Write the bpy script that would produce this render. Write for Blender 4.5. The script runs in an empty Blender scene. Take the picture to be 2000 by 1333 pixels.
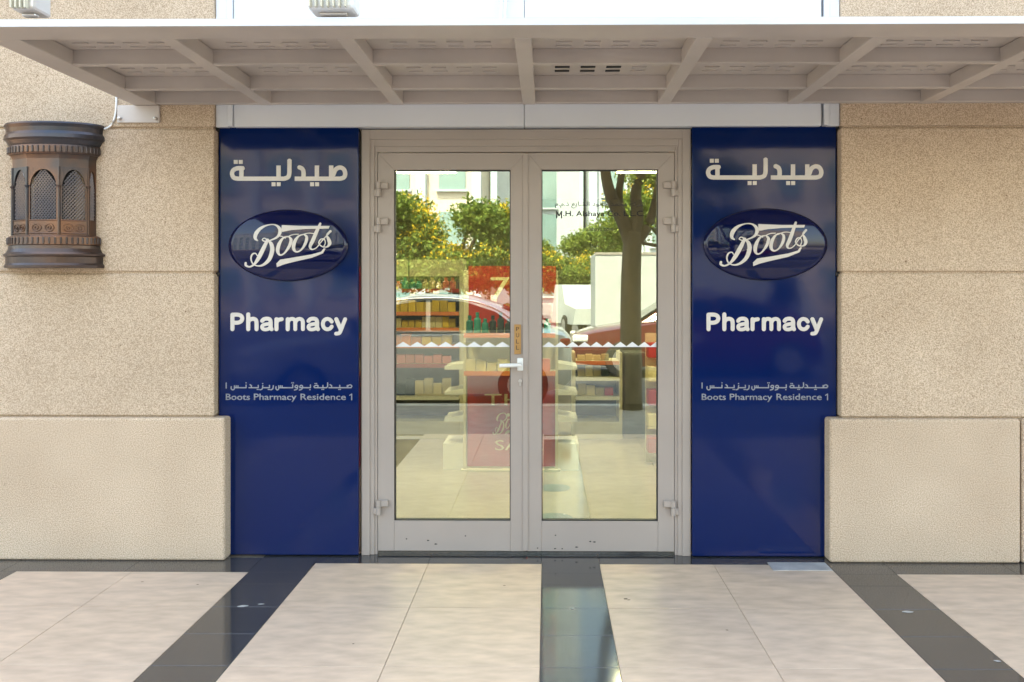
import bpy, bmesh, math, random
import numpy as np
from mathutils import Vector as V, Matrix
from mathutils.geometry import delaunay_2d_cdt as cdt
R = math.radians
random.seed(7)
sc = bpy.context.scene
COL = sc.collection

# ------------------------------------------------------------------ camera
F, PX, PY, TH = 1690.0, 1050.0, 565.0, 0.0105      # focal length and principal point in photo pixels, small yaw
CY, CZ = -4.47, 1.41
cd = bpy.data.cameras.new('camera'); cam = bpy.data.objects.new('camera', cd); COL.objects.link(cam)
cam.location = (0, CY, CZ); cam.rotation_euler = (R(90), 0, TH)
cd.sensor_width = 36; cd.lens = F / 2000 * 36
cd.shift_x = -(PX - 1000) / 2000; cd.shift_y = -(666.5 - PY) / 2000
cd.clip_end = 1000; cd.clip_start = .05
sc.camera = cam
# ------------------------------------------------------------------ sky, sun, exposure
w = bpy.data.worlds.new('World'); sc.world = w; w.use_nodes = True
nt = w.node_tree; bg = nt.nodes['Background']
sky = nt.nodes.new('ShaderNodeTexSky'); sky.sky_type = 'NISHITA'; sky.sun_disc = False
SUN_EL, SUN_AZ = R(58), R(-14)
sky.sun_elevation = SUN_EL; sky.sun_rotation = SUN_AZ
sky.air_density = 1.3; sky.dust_density = 3.5; sky.ozone_density = 1.0
nt.links.new(sky.outputs[0], bg.inputs[0]); bg.inputs[1].default_value = .15
sl = bpy.data.lights.new('sun', 'SUN'); so = bpy.data.objects.new('sun', sl); COL.objects.link(so)
sl.energy = 2.3; sl.angle = R(.5); sl.color = (1, .95, .86)
sd = V((math.sin(SUN_AZ) * math.cos(SUN_EL), math.cos(SUN_AZ) * math.cos(SUN_EL), math.sin(SUN_EL)))
so.rotation_euler = sd.to_track_quat('Z', 'Y').to_euler(); so.location = (0, 0, 40)
sc.view_settings.view_transform = 'Standard'; sc.view_settings.look = 'None'
sc.view_settings.exposure = 2.98; sc.view_settings.gamma = 1
sc.view_settings.use_white_balance = True; sc.view_settings.white_balance_temperature = 7600; sc.view_settings.white_balance_tint = 8

def P(px, py, y):
    """photo pixel -> point on the plane at depth y"""
    u, v = (px - PX) / F, (PY - py) / F
    d = V((-math.sin(TH) + u * math.cos(TH), math.cos(TH) + u * math.sin(TH), v))
    t = (y - CY) / d.y
    return V((d.x * t, y, CZ + d.z * t))
def X(px, y, py=650): return P(px, py, y).x
def Z(py, y, px=1030): return P(px, py, y).z

# ------------------------------------------------------------------ materials
def mat(name, col, rough=.5, metal=0., var=0., vscale=8., bump=0., bscale=60., bdist=.004, rnd=0., col2=None, spec=.5, emit=0., coat=0., stretch=(1, 1, 1)):
    m = bpy.data.materials.new(name); m.use_nodes = True
    n, l = m.node_tree.nodes, m.node_tree.links
    b = n['Principled BSDF']; b.inputs['Roughness'].default_value = rough; b.inputs['Metallic'].default_value = metal
    b.inputs['Specular IOR Level'].default_value = spec; b.inputs['Coat Weight'].default_value = coat
    c = (*col, 1); b.inputs['Base Color'].default_value = c
    tc = n.new('ShaderNodeTexCoord'); mp = n.new('ShaderNodeMapping'); mp.inputs['Scale'].default_value = stretch
    l.new(tc.outputs['Object'], mp.inputs[0]); src = None
    if var or col2:
        t = n.new('ShaderNodeTexNoise'); t.inputs['Scale'].default_value = vscale; t.inputs['Detail'].default_value = 6
        l.new(mp.outputs[0], t.inputs['Vector'])
        r = n.new('ShaderNodeValToRGB'); r.color_ramp.elements[0].position = .32; r.color_ramp.elements[1].position = .68
        c2 = col2 or tuple(min(1, k * (1 + var)) for k in col)
        c1 = col if col2 else tuple(k * (1 - var) for k in col)
        r.color_ramp.elements[0].color = (*c1, 1); r.color_ramp.elements[1].color = (*c2, 1)
        l.new(t.outputs['Fac'], r.inputs[0]); src = r.outputs[0]
    if rnd:
        oi = n.new('ShaderNodeObjectInfo'); h = n.new('ShaderNodeHueSaturation')
        mr = n.new('ShaderNodeMapRange'); mr.inputs[3].default_value = 1 - rnd; mr.inputs[4].default_value = 1 + rnd
        l.new(oi.outputs['Random'], mr.inputs[0]); l.new(mr.outputs[0], h.inputs['Value'])
        if src: l.new(src, h.inputs['Color'])
        else: h.inputs['Color'].default_value = c
        src = h.outputs[0]
    if src: l.new(src, b.inputs['Base Color'])
    if bump:
        t = n.new('ShaderNodeTexNoise'); t.inputs['Scale'].default_value = bscale; t.inputs['Detail'].default_value = 3
        l.new(mp.outputs[0], t.inputs['Vector'])
        bp = n.new('ShaderNodeBump'); bp.inputs['Strength'].default_value = bump; bp.inputs['Distance'].default_value = bdist
        l.new(t.outputs['Fac'], bp.inputs['Height']); l.new(bp.outputs[0], b.inputs['Normal'])
    if emit:
        b.inputs['Emission Color'].default_value = c; b.inputs['Emission Strength'].default_value = emit
    return m
def stucco():
    m = mat('stucco', (.56, .43, .30), .95, spec=.15)
    n, l = m.node_tree.nodes, m.node_tree.links; b = n['Principled BSDF']
    tc = n.new('ShaderNodeTexCoord')
    def noise(s, d):
        t = n.new('ShaderNodeTexNoise'); t.inputs['Scale'].default_value = s; t.inputs['Detail'].default_value = d
        l.new(tc.outputs['Object'], t.inputs['Vector']); return t
    def ramp(src, a, ca, b_, cb):
        r = n.new('ShaderNodeValToRGB'); e = r.color_ramp.elements
        e[0].position = a; e[0].color = (*ca, 1); e[1].position = b_; e[1].color = (*cb, 1)
        l.new(src, r.inputs[0]); return r
    g = ramp(noise(210, 5).outputs['Fac'], .33, (.35, .25, .165), .62, (.70, .555, .415))
    big = ramp(noise(1.7, 5).outputs['Fac'], .3, (.86, .84, .82), .7, (1, 1, 1))
    mx = n.new('ShaderNodeMix'); mx.data_type = 'RGBA'; mx.blend_type = 'MULTIPLY'; mx.inputs[0].default_value = 1
    l.new(g.outputs[0], mx.inputs[6]); l.new(big.outputs[0], mx.inputs[7])
    sp = ramp(noise(75, 1).outputs['Fac'], .21, (.5, .44, .38), .27, (1, 1, 1))
    m2 = n.new('ShaderNodeMix'); m2.data_type = 'RGBA'; m2.blend_type = 'MULTIPLY'; m2.inputs[0].default_value = 1
    l.new(mx.outputs[2], m2.inputs[6]); l.new(sp.outputs[0], m2.inputs[7])
    oi = n.new('ShaderNodeObjectInfo'); mr = n.new('ShaderNodeMapRange'); mr.inputs[3].default_value = .95; mr.inputs[4].default_value = 1.05
    hs = n.new('ShaderNodeHueSaturation'); l.new(oi.outputs['Random'], mr.inputs[0]); l.new(mr.outputs[0], hs.inputs['Value'])
    l.new(m2.outputs[2], hs.inputs['Color']); l.new(hs.outputs[0], b.inputs['Base Color'])
    bp = n.new('ShaderNodeBump'); bp.inputs['Strength'].default_value = .45; bp.inputs['Distance'].default_value = .004
    l.new(noise(190, 5).outputs['Fac'], bp.inputs['Height']); l.new(bp.outputs[0], b.inputs['Normal'])
    return m
def coated_glass(name, tint, refl, rough=0.):
    m = bpy.data.materials.new(name); m.use_nodes = True
    n, l = m.node_tree.nodes, m.node_tree.links; n.remove(n['Principled BSDF'])
    t = n.new('ShaderNodeBsdfTransparent'); t.inputs[0].default_value = (*tint, 1)
    g = n.new('ShaderNodeBsdfGlossy'); g.inputs['Roughness'].default_value = rough; g.inputs[0].default_value = (.92, 1, .98, 1)
    x = n.new('ShaderNodeMixShader'); x.inputs[0].default_value = refl
    l.new(t.outputs[0], x.inputs[1]); l.new(g.outputs[0], x.inputs[2]); l.new(x.outputs[0], n['Material Output'].inputs[0])
    return m
def leafmat(name, c1, c2):
    m = mat(name, c1, .55, spec=.3); n, l = m.node_tree.nodes, m.node_tree.links; b = n['Principled BSDF']
    g = n.new('ShaderNodeNewGeometry'); r = n.new('ShaderNodeValToRGB')
    r.color_ramp.elements[0].color = (*c1, 1); r.color_ramp.elements[1].color = (*c2, 1)
    l.new(g.outputs['Random Per Island'], r.inputs[0]); l.new(r.outputs[0], b.inputs['Base Color'])
    tr = n.new('ShaderNodeBsdfTranslucent'); l.new(r.outputs[0], tr.inputs[0])
    x = n.new('ShaderNodeMixShader'); x.inputs[0].default_value = .35
    l.new(b.outputs[0], x.inputs[1]); l.new(tr.outputs[0], x.inputs[2]); l.new(x.outputs[0], n['Material Output'].inputs[0])
    return m
M = {}
M['stucco'] = stucco()
M['alu'] = mat('door_aluminium', (.345, .292, .255), .42, .0, var=.04, vscale=3, bump=.05, bscale=220)
M['canopy'] = mat('canopy_shaded_paint', (.52, .462, .42), .5, var=.09, vscale=2.5, bump=.04, bscale=40)  # underside shade put into the tone; front face has its own pale strip
M['clad'] = mat('white_cladding', (.66, .675, .70), .35, var=.03, vscale=2)
M['white'] = mat('white_plastic', (.75, .75, .73), .4, var=.03)
M['blue'] = mat('blue_gloss_panel', (.0002, .0105, .072), .06, var=.05, vscale=1, bump=.12, bscale=1.6, bdist=.02, spec=.26)
M['badge'] = mat('badge_gloss', (.001, .004, .040), .05, spec=.4)
M['letter'] = mat('cream_letters', (.62, .58, .53), .5, var=.02)
M['letter2'] = mat('grey_letters', (.24, .25, .28), .5, var=.05)
M['black'] = mat('black_rubber', (.012, .012, .013), .6, var=.1)
M['ltile'] = mat('cream_stone_tile', (.53, .40, .295), .48, var=.14, vscale=7, rnd=.05, bump=.03, bscale=30, stretch=(1, 2.6, 1))
M['dtile'] = mat('dark_granite_tile', (.040, .040, .041), .09, var=.3, vscale=90, rnd=.15, spec=.95, bump=.01, bscale=7)
M['wtile'] = mat('pale_marble', (.45, .44, .42), .3, col2=(.28, .28, .28), vscale=12)
M['grout'] = mat('grout', (.45, .37, .30), .9, var=.15, vscale=30)
M['asphalt'] = mat('asphalt', (.06, .06, .06), .9, var=.25, vscale=12, bump=.4, bscale=150)
M['paver'] = mat('grey_paving', (.20, .18, .16), .8, var=.2, vscale=6, bump=.2, bscale=60)
M['kerb'] = mat('kerb_concrete', (.35, .34, .31), .8, var=.15, vscale=8)
M['earth'] = mat('ground_soil', (.24, .2, .15), .95, var=.2, vscale=1)
M['copper'] = mat('aged_copper', (.19, .095, .055), .38, .65, col2=(.06, .058, .06), vscale=5, bump=.15, bscale=60)
M['patina'] = mat('dark_patina', (.045, .052, .066), .3, .7, col2=(.11, .065, .045), vscale=3.2, bump=.1, bscale=50)
M['lattice'] = mat('worn_lattice', (.34, .27, .22), .4, .5, col2=(.16, .16, .18), vscale=6)
M['brass'] = mat('brass_plate', (.42, .24, .09), .4, .5, var=.1)
M['steel'] = mat('satin_steel', (.62, .58, .54), .3, .6, var=.05)
M['glass'] = coated_glass('reflective_glass', (.90, .93, .76), .26)
M['vinyl'] = mat('white_vinyl', (.7, .72, .72), .5, var=.03)
M['ink'] = mat('black_vinyl', (.01, .01, .012), .5, var=.1)
M['shopfloor'] = mat('shop_floor', (.42, .37, .30), .25, var=.08, vscale=3)
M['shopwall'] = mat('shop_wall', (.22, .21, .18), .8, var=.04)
M['shelf'] = mat('shelf_cream', (.62, .58, .45), .5, var=.04)
M['shelfdark'] = mat('shelf_back', (.10, .11, .11), .6, var=.1)
M['edge'] = mat('orange_edge', (.75, .22, .07), .45, var=.05)
M['poster'] = mat('red_poster', (.40, .03, .035), .5, var=.08)
M['cream'] = mat('cream_print', (.75, .65, .42), .5, var=.03)
M['lamp'] = mat('ceiling_lamp_diffuser', (1, .93, .78), .5, emit=15)
M['bark'] = mat('bark', (.085, .06, .042), .9, var=.35, vscale=9, bump=.6, bscale=25, bdist=.01, stretch=(1, 1, .3))
M['leaf'] = leafmat('leaf', (.035, .085, .012), (.13, .19, .02))
M['leaf2'] = leafmat('leaf_yellow', (.06, .12, .02), (.20, .25, .04))
M['flower'] = leafmat('blossom', (.5, .33, .015), (.7, .5, .03))
M['tyre'] = mat('tyre', (.015, .015, .015), .8, var=.1)
M['rim'] = mat('rim', (.5, .5, .5), .3, .8, var=.05)
M['carglass'] = mat('car_glass', (.012, .016, .016), .04, spec=.8, var=.1)
M['silver'] = mat('silver_paint', (.55, .56, .56), .3, .3, var=.02, coat=.6)
M['sand'] = mat('sand_paint', (.45, .40, .29), .35, var=.02, coat=.6)
M['redpaint'] = mat('red_paint', (.085, .007, .008), .3, var=.05, coat=.7)
M['vanwhite'] = mat('van_white', (.40, .43, .43), .45, var=.04)
M['chrome'] = mat('chrome', (.85, .85, .85), .12, 1., var=.02)
M['lens'] = mat('lamp_lens', (.7, .7, .68), .15, var=.05)
M['redlens'] = mat('red_lens', (.4, .01, .01), .2, var=.05)
M['bwall'] = mat('far_wall', (.56, .50, .42), .85, var=.06, vscale=.6)
M['bwall2'] = mat('far_wall_white', (.40, .46, .50), .85, var=.04, vscale=.6)
M['bglass'] = mat('far_glass', (.16, .26, .27), .08, spec=.9, var=.15, vscale=.3)
M['sticker'] = mat('floor_sticker', (.10, .12, .11), .5, var=.1)
GOODS = {k: mat('pack_' + k, c, .45, rnd=.3) for k, c in dict(yellow=(.62, .42, .04), orange=(.65, .20, .03), pink=(.55, .16, .15), teal=(.02, .20, .19), cream=(.6, .52, .33), dark=(.03, .05, .07), red=(.4, .03, .03)).items()}

# ------------------------------------------------------------------ builders
def tag(o, label=None, cat=None, group=None, kind=None):
    for k, v in (('label', label), ('category', cat), ('group', group), ('kind', kind)):
        if v: o[k] = v
    return o
def empty(name, loc, label, cat, group=None, rz=0):
    o = bpy.data.objects.new(name, None); COL.objects.link(o); o.location = loc; o.rotation_euler.z = rz
    o.empty_display_size = .1
    return tag(o, label, cat, group)
LOCAL = False
def link(o, parent):
    COL.objects.link(o)
    if parent is not None:
        o.parent = parent
        if not LOCAL and parent.type == 'EMPTY': o.matrix_parent_inverse = Matrix.Translation(-parent.location)
    return o
def mk(name, vs, fs, m, parent=None, smooth=False):
    me = bpy.data.meshes.new(name); me.from_pydata([tuple(v) for v in vs], [], fs); me.materials.append(M.get(m) or m)
    if smooth: me.shade_smooth()
    return link(bpy.data.objects.new(name, me), parent)
def bm_out(name, bm, m, parent=None, smooth=False):
    bmesh.ops.recalc_face_normals(bm, faces=bm.faces)
    me = bpy.data.meshes.new(name); bm.to_mesh(me); bm.free(); me.materials.append(M.get(m) or m)
    if smooth: me.shade_smooth()
    return link(bpy.data.objects.new(name, me), parent)
def add_box(bm, x0, x1, y0, y1, z0, z1, bev=0, seg=1):
    t = bmesh.new(); bmesh.ops.create_cube(t, size=1)
    for v in t.verts: v.co = ((x0 + x1) / 2 + v.co.x * (x1 - x0), (y0 + y1) / 2 + v.co.y * (y1 - y0), (z0 + z1) / 2 + v.co.z * (z1 - z0))
    if bev: bmesh.ops.bevel(t, geom=t.edges[:], offset=bev, segments=seg, affect='EDGES', profile=.5)
    me = bpy.data.meshes.new('t'); t.to_mesh(me); t.free(); bm.from_mesh(me); bpy.data.meshes.remove(me)
def box(name, x0, x1, y0, y1, z0, z1, m, parent=None, bev=0, seg=1):
    bm = bmesh.new(); add_box(bm, min(x0, x1), max(x0, x1), min(y0, y1), max(y0, y1), min(z0, z1), max(z0, z1), bev, seg)
    return bm_out(name, bm, m, parent)
def add_tube(bm, pts, rad, n=10, cap=True):
    pts = [V(p) for p in pts]; rings = []
    if not hasattr(rad, '__len__'): rad = [rad] * len(pts)
    up = V((0, 0, 1))
    for i, p in enumerate(pts):
        d = (pts[min(i + 1, len(pts) - 1)] - pts[max(i - 1, 0)]).normalized()
        a = d.cross(up if abs(d.z) < .9 else V((1, 0, 0))).normalized(); b = d.cross(a)
        rings.append([bm.verts.new(p + rad[i] * (math.cos(2 * math.pi * k / n) * a + math.sin(2 * math.pi * k / n) * b)) for k in range(n)])
    for r0, r1 in zip(rings, rings[1:]):
        for k in range(n): bm.faces.new((r0[k], r0[(k + 1) % n], r1[(k + 1) % n], r1[k]))
    if cap: bm.faces.new(rings[0]); bm.faces.new(rings[-1])
def tube(name, pts, rad, m, parent=None, n=10):
    bm = bmesh.new(); add_tube(bm, pts, rad, n); return bm_out(name, bm, m, parent, True)
def prism(name, poly, y0, y1, m, parent=None, bev=0):
    """outline in x,z pushed through y"""
    bm = bmesh.new(); a = [bm.verts.new((x, y0, z)) for x, z in poly]; b = [bm.verts.new((x, y1, z)) for x, z in poly]
    bm.faces.new(a); bm.faces.new(b); k = len(a)
    for i in range(k): bm.faces.new((a[i], a[(i + 1) % k], b[(i + 1) % k], b[i]))
    if bev: bmesh.ops.bevel(bm, geom=[e for e in bm.edges], offset=bev, segments=1, affect='EDGES')
    return bm_out(name, bm, m, parent)
def share(name, me, loc, parent=None, rz=0):
    o = bpy.data.objects.new(name, me); o.location = loc; o.rotation_euler.z = rz; COL.objects.link(o)
    if parent is not None:
        o.parent = parent
        if parent.type == 'EMPTY': o.matrix_parent_inverse = Matrix.Translation(-parent.location)
    return o
def boxmesh(name, sx, sy, sz, m, bev=0):
    bm = bmesh.new(); add_box(bm, -sx / 2, sx / 2, -sy / 2, sy / 2, 0, sz, bev); bmesh.ops.recalc_face_normals(bm, faces=bm.faces)
    me = bpy.data.meshes.new(name); bm.to_mesh(me); bm.free(); me.materials.append(M.get(m) or m); return me
def ease(pts, n=6):
    """Catmull-Rom through points of any dimension"""
    p = [np.array(q, float) for q in pts]
    if len(p) < 3: return [tuple(q) for q in p]
    out = []
    for i in range(len(p) - 1):
        a, b, c, d = p[max(i - 1, 0)], p[i], p[i + 1], p[min(i + 2, len(p) - 1)]
        for k in range(n):
            t = k / n; out.append(tuple(.5 * (2 * b + (c - a) * t + (2 * a - 5 * b + 4 * c - d) * t * t + (3 * b - a - 3 * c + d) * t ** 3)))
    out.append(tuple(p[-1])); return out
def strokes(paths, polys=(), grid=0):
    """union outline of pen strokes: path = (points (x,y,width), round_ends) ; returns 2D verts and triangles"""
    vs, fs = [], []
    def poly(q):
        a = sum(q[i][0] * q[(i + 1) % len(q)][1] - q[(i + 1) % len(q)][0] * q[i][1] for i in range(len(q)))
        if abs(a) < 1e-6: return
        if a < 0: q = q[::-1]
        fs.append(list(range(len(vs), len(vs) + len(q)))); vs.extend(V(p) for p in q)
    for pts, rnd in paths:
        for i, (x, y, wd) in enumerate(pts):
            if rnd or 0 < i < len(pts) - 1:
                poly([(x + wd / 2 * math.cos(k * math.pi / 6), y + wd / 2 * math.sin(k * math.pi / 6)) for k in range(12)])
        for (x0, y0, w0), (x1, y1, w1) in zip(pts, pts[1:]):
            L = math.hypot(x1 - x0, y1 - y0)
            if L < 1e-6: continue
            nx, ny = -(y1 - y0) / L, (x1 - x0) / L
            poly([(x0 + nx * w0 / 2, y0 + ny * w0 / 2), (x1 + nx * w1 / 2, y1 + ny * w1 / 2), (x1 - nx * w1 / 2, y1 - ny * w1 / 2), (x0 - nx * w0 / 2, y0 - ny * w0 / 2)])
    for q in polys: poly(list(q))
    if grid:
        xs = [v.x for v in vs]; ys = [v.y for v in vs]
        gx = min(xs)
        while gx < max(xs):
            gy = min(ys)
            while gy < max(ys): vs.append(V((gx + .013, gy + .017))); gy += grid
            gx += grid
    r = cdt(vs, [], fs, 1, 1e-4)
    return [tuple(v) for v in r[0]], [list(f) for f, o in zip(r[2], r[5]) if o]
def relief(name, v2, tris, mapf, depth, m, parent):
    """flat letters with real thickness; mapf gives the world point of the back face"""
    bm = bmesh.new(); used = sorted({i for t in tris for i in t}); fr = {}
    for i in used: p = mapf(*v2[i]); fr[i] = (bm.verts.new((p.x, p.y - depth, p.z)), bm.verts.new(p))
    cnt = {}
    for t in tris:
        try: bm.faces.new([fr[i][0] for i in t])
        except ValueError: continue
        for a, b in zip(t, t[1:] + t[:1]): cnt[(a, b)] = 1
    for a, b in cnt:
        if (b, a) not in cnt: bm.faces.new((fr[a][0], fr[b][0], fr[b][1], fr[a][1]))
    return bm_out(name, bm, m, parent)
def text(name, body, x0, x1, z0, z1, y, m, parent, depth=.001, flip=False, spacing=1., bold=0.):
    c = bpy.data.curves.new('tmp', 'FONT'); c.body = body; c.resolution_u = 3; c.offset = bold; c.space_character = spacing
    o = bpy.data.objects.new('tmp', c); COL.objects.link(o); bpy.context.view_layer.update()
    me = bpy.data.meshes.new_from_object(o.evaluated_get(bpy.context.evaluated_depsgraph_get()))
    bpy.data.objects.remove(o)
    xs = [v.co.x for v in me.vertices]; ys = [v.co.y for v in me.vertices]
    a, b, c0, d = min(xs), max(xs), min(ys), max(ys)
    for v in me.vertices:
        tx = (v.co.x - a) / (b - a); tz = (v.co.y - c0) / max(d - c0, 1e-6)
        v.co = ((x1 + (x0 - x1) * tx) if flip else (x0 + (x1 - x0) * tx), y, z0 + (z1 - z0) * tz)
    bm = bmesh.new(); bm.from_mesh(me); bmesh.ops.remove_doubles(bm, verts=bm.verts, dist=1e-6)
    r = bmesh.ops.extrude_face_region(bm, geom=bm.faces[:])
    for v in [g for g in r['geom'] if isinstance(g, bmesh.types.BMVert)]: v.co.y += depth if flip else -depth
    return bm_out(name, bm, m, parent)

# ------------------------------------------------------------------ ground
box('ground', -200, 200, -250, 60, -.6, -.30, 'earth')['kind'] = 'structure'
road = box('road', -120, 120, -34, -5.9, -.30, -.12, 'asphalt'); road['kind'] = 'structure'
kerb = box('kerb', -60, 60, -5.9, -5.7, -.29, .0, 'kerb', bev=.015); kerb['kind'] = 'structure'
walk = box('footpath', -60, 60, -5.697, -3.62, -.29, -.004, 'paver'); walk['kind'] = 'structure'
pave = box('pavement', -9, 9, -3.615, .6, -.25, -.012, 'grout'); pave['kind'] = 'structure'
XS = [X(614, -.033, 1102), X(1058, -.033, 1102), X(1171, -.033, 1102), X(1616, -.033, 1102)]
PER = (XS[3] - XS[1]); DW = XS[2] - XS[1]; LW = (PER - DW) / 2; G = .0011
Y0 = -.033
lt = boxmesh('light_tile', LW - 2 * G, .6 - 2 * G, .012, 'ltile', .0008)
dt = boxmesh('dark_tile', DW - 2 * G, .3 - 2 * G, .012, 'dtile', .0008)
YD = CY + 2383 / (1120 - 565) ; YD = -.175      # light field starts here beside the door
rowl = [-.645 + .6 * k for k in (1, 0, -1, -2, -3, -4)]
for i in range(-4, 4):
    xs = XS[1] + i * PER                         # left edge of a dark band
    for r in range(12):
        y1 = -.345 - .3 * (r - 1)
        if r == 0: y1 = YD
        y0 = -.345 - .3 * r
        if y0 < -3.62: break
        if r == 0:
            box('dark_tile', xs + G, xs + DW - G, y0 + G + .3 - .3, YD - G, -.012, 0, 'dtile', pave)
        else: share('dark_tile', dt, (xs + DW / 2, (y0 + y1) / 2, -.012), pave)
    for c in range(2):
        xl = xs + DW + c * LW
        door_bay = i in (-1, 0)
        ytop = Y0 if door_bay else YD
        box('light_tile', xl + G, xl + LW - G, -.645 + G, ytop - G, -.012, 0, 'ltile', pave)
        for r in range(5):
            yb = -.645 - .6 * (r + 1)
            if yb < -3.66: break
            share('light_tile', lt, (xl + LW / 2, yb + .3, -.012), pave)
# dark granite border along the wall and threshold at the door
XDL, XDR = X(449, 0, 1095), X(1610, 0, 1095)
def strip(x0, x1, y0, y1, step, m='dtile'):
    n = max(1, round((x1 - x0) / step))
    for k in range(n): box('border_tile', x0 + (x1 - x0) * k / n + G, x0 + (x1 - x0) * (k + 1) / n - G, y0 + G, y1 - G, -.012, 0, m, pave)
strip(-8.9, XS[0] - DW, YD, .06, .6); strip(XS[0] - DW, XS[0], YD, .14, .3)
strip(XS[0], XS[1], Y0, .14, .6); strip(XS[1], XS[2], YD, .14, .3); strip(XS[2], XS[3], Y0, .14, .6)
XF = X(1508, -.1, 1110)
strip(XS[3], XS[3] + DW, YD, .14, .3); strip(XS[3] + DW, 8.9, YD, .06, .6)
box('fill_tile', XF, XS[3] - .004, YD + .05, Y0 + .03, -.011, .0035, 'wtile', pave)

# ------------------------------------------------------------------ building
YW, YB = .035, .05
bld = empty('building', (0, 4, 0), 'beige stucco building with white cladding around the pharmacy entrance', 'building')
xl, xr = X(418, YW), X(1643, YW); pl, pr = X(438.5, 0), X(1621, 0)
zp = Z(818, 0); z1 = Z(533, YW); z2 = Z(249, YW); ZT = 3.35; gz = .006
for side in (-1, 1):
    a, b = (-9, xl) if side < 0 else (xr, 9)
    pa, pb = (-9, pl) if side < 0 else (pr, X(1994, 0))
    box('plinth_block', pa, pb, 0, .40, .0, zp, 'stucco', bld, .014, 3)
    if side > 0: box('plinth_block', pb + .008, 9, .0, .40, 0, zp, 'stucco', bld, .014, 3)
    for q0, q1 in ((zp, z1), (z1, z2), (z2, ZT)):
        box('wall_block', a, b, YW, .42, q0 + gz, q1 - gz, 'stucco', bld, .007, 2)
    box('joint_bed', a + (0 if side < 0 else .012), b - (.012 if side < 0 else 0), YW + .014, .41, zp - .1, ZT, 'stucco', bld)
box('upper_wall', -9, 9, YW, .42, ZT + .004, 14, 'stucco', bld, .007)  # unseen upper storeys, made tall so their shadow covers the entrance
xm = X(1024, YB)
zb, zc = Z(247, YB), Z(205, YB)
tl, tr_ = X(449, YB), X(1612, YB)
for a, b in ((tl + .02, xm - .0015), (xm + .0015, tr_ - .02)): box('cladding_panel', a, b, YB, .16, zb, 3.34, 'clad', bld, .002)
for a, b in ((xl + .002, tl - .012), (tr_ + .012, xr - .002)): box('cladding_panel', a, b, YB + .004, .16, zb, 3.34, 'clad', bld, .002)
for a in (tl, tr_): box('cladding_trim', a - .009, a + .017, YB - .012, .15, zb + .002, 3.33, 'clad', bld, .002)
box('sun_block_roof', -9, 9, .43, 9, 13.7, 14, 'stucco', bld)  # unseen roof, put in to block the sun behind the building
box('back_wall', -9, 9, 8.7, 9, 0, 13.69, 'stucco', bld)
for a in (-9, 8.7): box('side_wall', a, a + .3, .43, 8.69, 0, 13.69, 'stucco', bld)
# shop room
SX0, SX1, SY1, SZ = -3.6, 3.6, 7.2, 2.62
def room(n, *a): return box(n, *a, bld)
room('shop_floor', SX0, SX1, .22, SY1, -.2, -.001, 'shopfloor')
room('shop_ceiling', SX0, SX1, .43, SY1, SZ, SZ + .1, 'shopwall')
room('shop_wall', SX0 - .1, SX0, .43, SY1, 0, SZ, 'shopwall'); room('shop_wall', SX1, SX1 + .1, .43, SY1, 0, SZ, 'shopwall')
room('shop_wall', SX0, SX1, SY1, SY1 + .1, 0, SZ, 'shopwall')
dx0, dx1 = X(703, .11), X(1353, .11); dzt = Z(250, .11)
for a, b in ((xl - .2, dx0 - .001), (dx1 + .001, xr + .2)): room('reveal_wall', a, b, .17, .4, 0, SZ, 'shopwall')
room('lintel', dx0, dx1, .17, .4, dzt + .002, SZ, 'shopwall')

# ------------------------------------------------------------------ sign panels
def zoom5(dx=0, dy=0): return lambda x, y, yy: P(420 + x * 300 / 1081 + dx, 230 + y * 300 / 1081 + dy, yy)
def zoom6(dx=0, dy=0): return lambda x, y, yy: P(420 + x * 300 / 1739 + dx, 590 + y * 300 / 1739 + dy, yy)
def st(*pts, w=30): return [(p[0], p[1], w) for p in pts]
sq = lambda x, y, h=13.5: [(x - h, y - h), (x + h, y - h), (x + h, y + h), (x - h, y + h)]
ARA = strokes([
    (ease(st((834, 402), (848, 368), (878, 352), (906, 364), (917, 394), (908, 421), (880, 431)), 5), True),
    (st((880, 431), (562, 431)), False), (st((818, 338), (818, 431)), False), (st((718, 338), (718, 438)), False),
    (ease(st((622, 431), (624, 388), (615, 362), (592, 350)), 5), False),
    (ease(st((525, 298), (525, 350), (524, 395), (514, 420), (488, 431)), 5), False), (st((490, 431), (158, 431)), False),
    (st((448, 338), (448, 438)), False), (st((187, 343), (187, 431)), False),
    (ease(st((195, 358), (158, 358), (130, 372), (121, 398), (134, 424), (162, 431)), 5), True)],
    [sq(684, 470), sq(719, 470), sq(413, 470), sq(449, 470), sq(147, 313), sq(182, 313)])
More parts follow.
